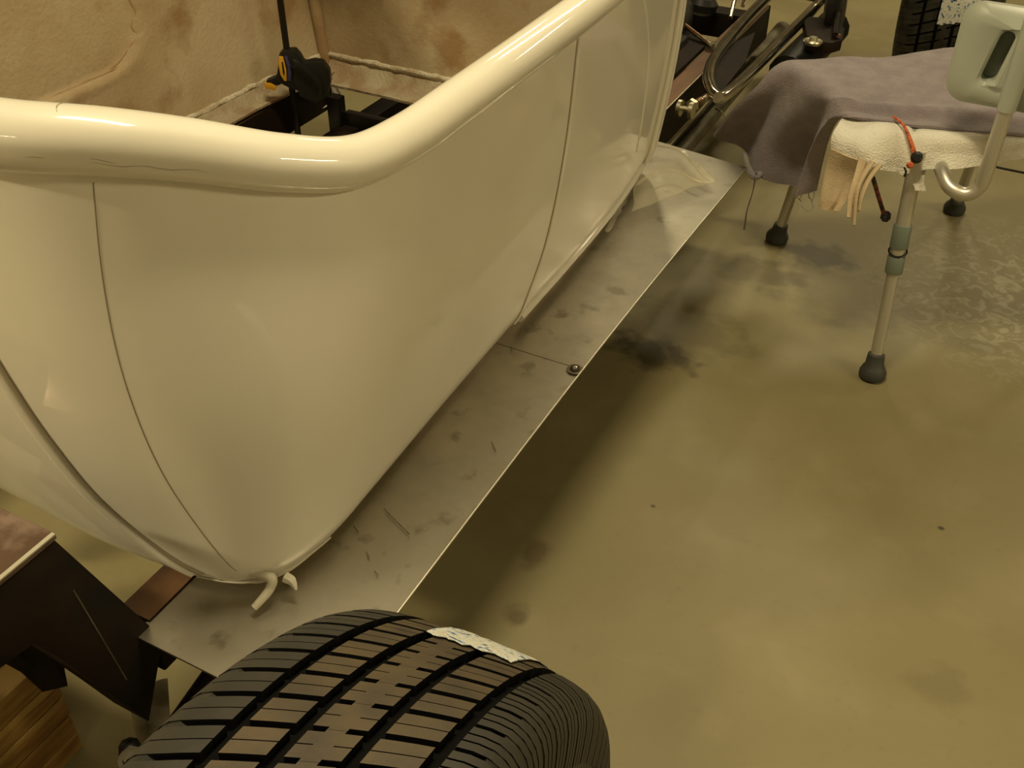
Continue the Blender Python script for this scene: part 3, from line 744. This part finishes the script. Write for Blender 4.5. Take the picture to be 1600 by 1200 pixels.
plate('release_lever', [(455, 96), (470, 100), (488, 118), (500, 136), (498, 139), (482, 122), (464, 108)], M['blackmetal'], .3, .85, bevel=.002)

# ------------------------------------------------------------------ shower chair
ch = Thing('shower_chair', 'grey plastic and aluminium shower chair half covered by towels', 'chair', (-.13, 2.2, 0))
ZS = .455
seat_poly = [(-.30, 1.93), (-.265, 1.905), (.16, 2.10), (.20, 2.14), (.20, 2.20), (0.04, 2.46), (-.02, 2.475), (-.44, 2.17), (-.455, 2.13)]
g = G().prism([(x, y, ZS) for x, y in seat_poly], (0, 0, .022)); ch.part('seat', g, M['greyplastic'], bevel=.008)
def leg(foot, top, collars=True, hl=None):
    f, t = Vector(foot), Vector(top); d = (t-f); L0 = d.length; d.normalize()
    g = G(); g.tube([f+d*(L0*.50), t], .0140, seg=18); lg = ch.part('leg', g, M['tube'])
    g = G(); g.tube([f+d*.02, f+d*(L0*.58)], .0118, seg=18); ch.part('leg_extension', g, M['tube'], parent=lg)
    if collars:
        for a, b, r in ((.60, .70, .0170), (.49, .565, .0165)):
            g = G(); g.lathe(f+d*(L0*a), d, [(0, r*.96), (.002, r), (L0*(b-a)-.002, r), (L0*(b-a), r*.93)], 20); ch.part('collar', g, M['collar'], parent=lg, label='grey green plastic collar')
        g = G(); g.tube([f+d*(L0*.585)+Vector((.0165*math.cos(a), .0165*math.sin(a), .004*math.sin(a))) for a in np.linspace(0, 2*math.pi, 17)], .0018, seg=6); ch.part('spring_clip', g, M['blackmetal'], parent=lg)
    g = G(); g.lathe(f, d, [(0, .024), (.004, .0262), (.014, .0268), (.024, .0225), (.030, .0185), (.052, .0165), (.055, .0125)], 22)
    ch.part('rubber_foot', g, M['footrubber'], parent=lg)
leg((-.148, 1.828, .001), (-.176, 1.905, ZS))
leg((-.478, 2.268, .001), (-.40, 2.16, ZS), False)
leg((-.124, 2.621, .001), (-.09, 2.36, ZS), False)
leg((.22, 2.19, .001), (.13, 2.16, ZS), False)
for a, b in (((-.176, 1.92, .440), (-.40, 2.16, .440)), ((-.176, 1.92, .440), (.13, 2.16, .440))):
    g = G(); g.tube([a, b], .011, seg=12); ch.part('seat_tube', g, M['tube'])
# back support tube and backrest
g = G(); g.tube([(-.190, 2.10, .440), (-.150, 1.96, .437), (-.128, 1.900, .430), (-.105, 1.872, .415), (-.078, 1.868, .410), (-.060, 1.872, .424), (-.055, 1.872, .455), (-.053, 1.870, .60), (-.050, 1.868, .80)], .0128, seg=18, smooth=6); ch.part('back_tube', g, M['tube'])
g = G(); g.tube([(.15, 2.2, .435), (.22, 2.03, .412), (.24, 2.02, .455), (.24, 2.02, .8)], .0128, seg=18, smooth=6); ch.part('back_tube', g, M['tube'])
# backrest plate with a handle slot (ring built as grid between slot and outline)
def bp(u, z):                              # u metres from left end of backrest
    return Vector((-.163+u*.985, 1.930-.03*math.sin(math.pi*min(1, max(0, u/.40)))-.0*u, z))
def rr2(u0, u1, z0, z1, r, n): 
    o = []
    for cu, cz, a0 in ((u1-r, z1-r, 0), (u0+r, z1-r, 90), (u0+r, z0+r, 180), (u1-r, z0+r, 270)):
        for k in range(n+1):
            a = R(a0+90*k/n); o.append((cu+r*math.cos(a), cz+r*math.sin(a)))
    return o
out_ = rr2(0, .40, .555, .725, .035, 7); inn = [(u+(z-.645)*.18, z) for u, z in rr2(.062, .086, .600, .690, .0118, 7)]
n = len(out_); g = G(); rings = []
for th_, offs in ((0, 0), (1, 0)):
    pass
def ringpts(lst, dy): return [bp(u, z)+Vector((0, dy, 0)) for u, z in lst]
def shrink(lst, d, c=(.2, .64)):
    if lst is inn: c = (.074, .645)
    return [(u+(d if u < c[0] else -d), z+(d if z < c[1] else -d)) for u, z in lst]
seq = [ringpts(inn, -.011), ringpts(shrink(inn, -.006), -.016), ringpts(shrink(out_, .012), -.016), ringpts(out_, -.006), ringpts(out_, .006), ringpts(shrink(out_, .012), .014), ringpts(shrink(inn, -.006), .014), ringpts(inn, .010)]
V = [p for r_ in seq for p in r_]; F = []
m = len(seq)
for i in range(m):
    for j in range(n): F.append((i*n+j, i*n+(j+1) % n, ((i+1) % m)*n+(j+1) % n, ((i+1) % m)*n+j))
g.add(V, F); ch.part('backrest', g, M['greyplastic'], label='grey green plastic backrest with a long handle slot')
g = G().box(-.11, -.055, 1.93, 1.934, .585, .705); ch.part('slot_shade', g, M['collar'])  # dark plate added behind the slot, its tone standing in for depth shade
g = G(); g.tube([(-.0531, 1.8705, .572), (-.0529, 1.870, .60), (-.051, 1.8682, .745)], [.0150, .0160, .0160], seg=18); ch.part('tube_sleeve', g, M['greyplastic'])

# ------------------------------------------------------------------ towels
def drape(rows, nsub, fold=None, th=.004, lump=.003, seed=0):
    P = []
    cols = []
    for r_ in rows:
        q, _ = spline([Vector(p) for p in r_], [0]*len(r_), nsub); cols.append(q)
    nc = len(cols[0]); C_ = []
    for j in range(nc):
        q, _ = spline([c_[j] for c_ in cols], [0]*len(cols), nsub); C_.append(q)
    for i in range(len(C_[0])):
        row = []
        for j in range(nc):
            p = C_[j][i].copy(); u, v = i/(len(C_[0])-1), j/(nc-1)
            if fold: p += fold(u, v)
            p.z += lump*noise.noise(Vector((p.x*14, p.y*14, seed+p.z*8))); row.append(p)
        P.append(row)
    g = G(); g.slab(P, th); return g
# grey towel: rows run across (far -> near), from the hanging hem up onto the seat and along to the right
A = at
rows = [[A(1128, 207, .275), A(1152, 238, .250), A(1195, 268, .225), A(1235, 303, .225), A(1278, 298, .240)],
        [A(1152, 172, .36), A(1175, 196, .335), A(1215, 222, .315), A(1255, 246, .315), A(1290, 240, .335)],
        [A(1190, 130, .445), A(1215, 150, .435), A(1250, 170, .430), A(1280, 192, .43), A(1305, 195, .445)],
        [A(1222, 97, .492), A(1250, 112, .500), A(1278, 132, .500), A(1305, 160, .496), A(1328, 184, .488)],
        [A(1300, 91, .492), A(1325, 112, .497), A(1350, 138, .497), A(1375, 166, .494), A(1395, 190, .487)],
        [A(1400, 86, .492), A(1425, 106, .497), A(1450, 134, .494), A(1470, 170, .492), A(1485, 200, .487)],
        [A(1500, 72, .495), A(1530, 98, .500), A(1555, 130, .497), A(1575, 170, .494), A(1590, 208, .490)],
        [A(1620, 60, .495), A(1650, 90, .500), A(1670, 130, .497), A(1690, 172, .492), A(1700, 214, .490)]]
def gf(u, v):
    h = max(0, 1-u/.40)
    w_ = math.sin(v*math.pi*2*2.3+.9+.8*u)*.020*h**.7+math.sin(v*21+2)*.005*h
    d = Vector((-.45, -.75, 0))*w_*1.5
    ridge = .0075*math.exp(-((v-.70-.12*u)/.05)**2)*(1 if u > .42 else u/.42)-.006*math.exp(-((v-.80-.1*u)/.06)**2)*(u > .3)
    return d+Vector((0, 0, ridge))
g = drape(rows, 8, gf, .005, .005, 1)
solo('grey_towel', g, M['greytowel'], 'mauve grey terry towel draped over the top of the shower chair', 'towel', (-.3, 2.1, .47))
g = G()
tt = A(1182, 268, .245)
g.tube([tt, A(1176, 300, .185), A(1167, 330, .115), A(1163, 358, .055)], [.0022, .0013, .0016, .0030], seg=6, smooth=4)
g.tube([A(1163, 240, .250), A(1172, 268, .235), A(1182, 276, .230), A(1198, 262, .235)], [.004, .007, .008, .004], seg=8, smooth=3)
for k in range(5):
    a = A(1240+8*k, 300, .235); g.tube([a, a+Vector((.006*random.uniform(-1, 1), 0, -.012)), a+Vector((.012*random.uniform(-1, 1), .004, -.022))], .0007, seg=5, smooth=3)
g.tube([A(1262, 300, .235), A(1270, 322, .22), A(1262, 330, .215), A(1252, 322, .22)], .0009, seg=5, smooth=4)
solo('frayed_thread', g, M['greytowel'], 'frayed threads dangling from the left corner of the grey towel', 'thread', tuple(tt))
# white towel: over the near edge of the seat
rows = [[A(1326, 176, .474), A(1313, 194, .471), A(1304, 214, .455), A(1306, 240, .425)],
        [A(1352, 172, .478), A(1350, 193, .478), A(1342, 220, .462), A(1345, 248, .432)],
        [A(1395, 179, .476), A(1392, 204, .477), A(1385, 236, .450), A(1385, 268, .415)],
        [A(1430, 186, .474), A(1432, 210, .475), A(1425, 240, .450), A(1418, 266, .420)],
        [A(1475, 196, .470), A(1478, 215, .477), A(1474, 240, .452), A(1468, 262, .430)],
        [A(1530, 200, .464), A(1534, 215, .477), A(1535, 240, .45), A(1538, 258, .43)],
        [A(1600, 208, .464), A(1604, 215, .477), A(1606, 232, .455), A(1610, 246, .44)],
        [A(1680, 210, .464), A(1684, 220, .476), A(1686, 235, .455), A(1690, 250, .44)]]
def wf(u, v):
    return Vector((-.3, -.8, 0))*(.010*v*math.sin(u*14)+.006*v*math.sin(u*31+1))+Vector((0, 0, -.006*math.exp(-((u-.415)/.03)**2)))
g = drape(rows, 8, wf, -.006, .004, 5)
solo('white_towel', g, M['whitetowel'], 'folded white terry towel under the grey one, hanging over the near seat edge', 'towel', (-.2, 1.93, .46))
g = G()
g.slab([[A(1418, 262, .425), A(1447, 262, .425)], [A(1424, 280, .408), A(1443, 284, .405)], [A(1430, 298, .392), A(1447, 299, .390)]], .001)
solo('care_tag', g, M['whitetowel'], 'small white care tag hanging over the near chair leg', 'tag', tuple(A(1432, 280, .41)), smooth=False)
# beige cloth under it
rows = [[A(1300, 232, .44), A(1293, 262, .40), A(1286, 300, .36), A(1282, 322, .335)],
        [A(1325, 242, .44), A(1318, 270, .40), A(1308, 305, .36), A(1300, 330, .33)],
        [A(1345, 248, .44), A(1340, 275, .40), A(1325, 305, .36), A(1312, 328, .335)]]
g = drape(rows, 6, lambda u, v: Vector((-.3, -.8, 0))*.010*math.sin(u*9)*v, -.004, .002, 9)
for pts in ([(1348, 250), (1340, 278), (1330, 308), (1326, 340)], [(1362, 254), (1348, 275), (1338, 300), (1334, 352)], [(1374, 258), (1358, 278), (1346, 306), (1342, 330)]):
    cc = [A(x, y, .44-.0009*(y-250)) for x, y in pts]
    g.tube(cc, [.011, .010, .008, .005], seg=10, smooth=5, flat=.45)
solo('beige_cloth', g, M['beigecloth'], 'beige cloth strips hanging below the white towel between the towels and chair leg', 'cloth', (-.3, 1.85, .35))
# bungee cords
c = Thing('elastic_strap', 'orange and black bungee cord over the white towel with a black hook', 'cord', tuple(A(1428, 250, .45)))
g = G(); g.tube([A(1396, 182, .494), A(1412, 196, .492), A(1422, 218, .478), A(1428, 240, .458), A(1427, 252, .445)], [.0022, .0026, .0034, .0048, .005], seg=10, smooth=5); c.part('cord', g, M['orange'])
g = G(); g.lathe(A(1431, 246, .455), (.2, -.6, .3), [(-.004, .004), (0, .010), (.008, .011), (.014, .006)], 12); c.part('hook', g, M['black'])
g = G(); g.lathe(A(1421, 258, .445), (.2, -.6, .3), [(-.004, .003), (0, .006), (.006, .006), (.010, .003)], 10); c.part('knot', g, M['orange'])
g = G(); g.tube([A(1413, 262, .44), A(1416, 268, .43), A(1413, 276, .42)], .002, seg=6); c.part('hook_tip', g, M['black'])
c = Thing('elastic_strap_end', 'dark red cord hanging under the chair beside the near leg', 'cord', tuple(A(1375, 310, .36)))
g = G(); g.tube([A(1364, 278, .40), A(1372, 305, .36), A(1381, 334, .32)], .0042, seg=10); c.part('cord', g, M['darkred'])
g = G(); g.lathe(A(1384, 338, .315), (.1, -.3, -1), [(-.010, .004), (-.006, .009), (.004, .010), (.010, .005)], 12); c.part('end_ball', g, M['black'])
g = G(); g.tube([A(1543, 258, .435), A(1570, 264, .43), A(1610, 272, .425), A(1680, 280, .42)], .0022, seg=6)
solo('black_cord', g, M['black'], 'thin black cord running right from the backrest tube', 'cord', tuple(A(1543, 258, .435)))
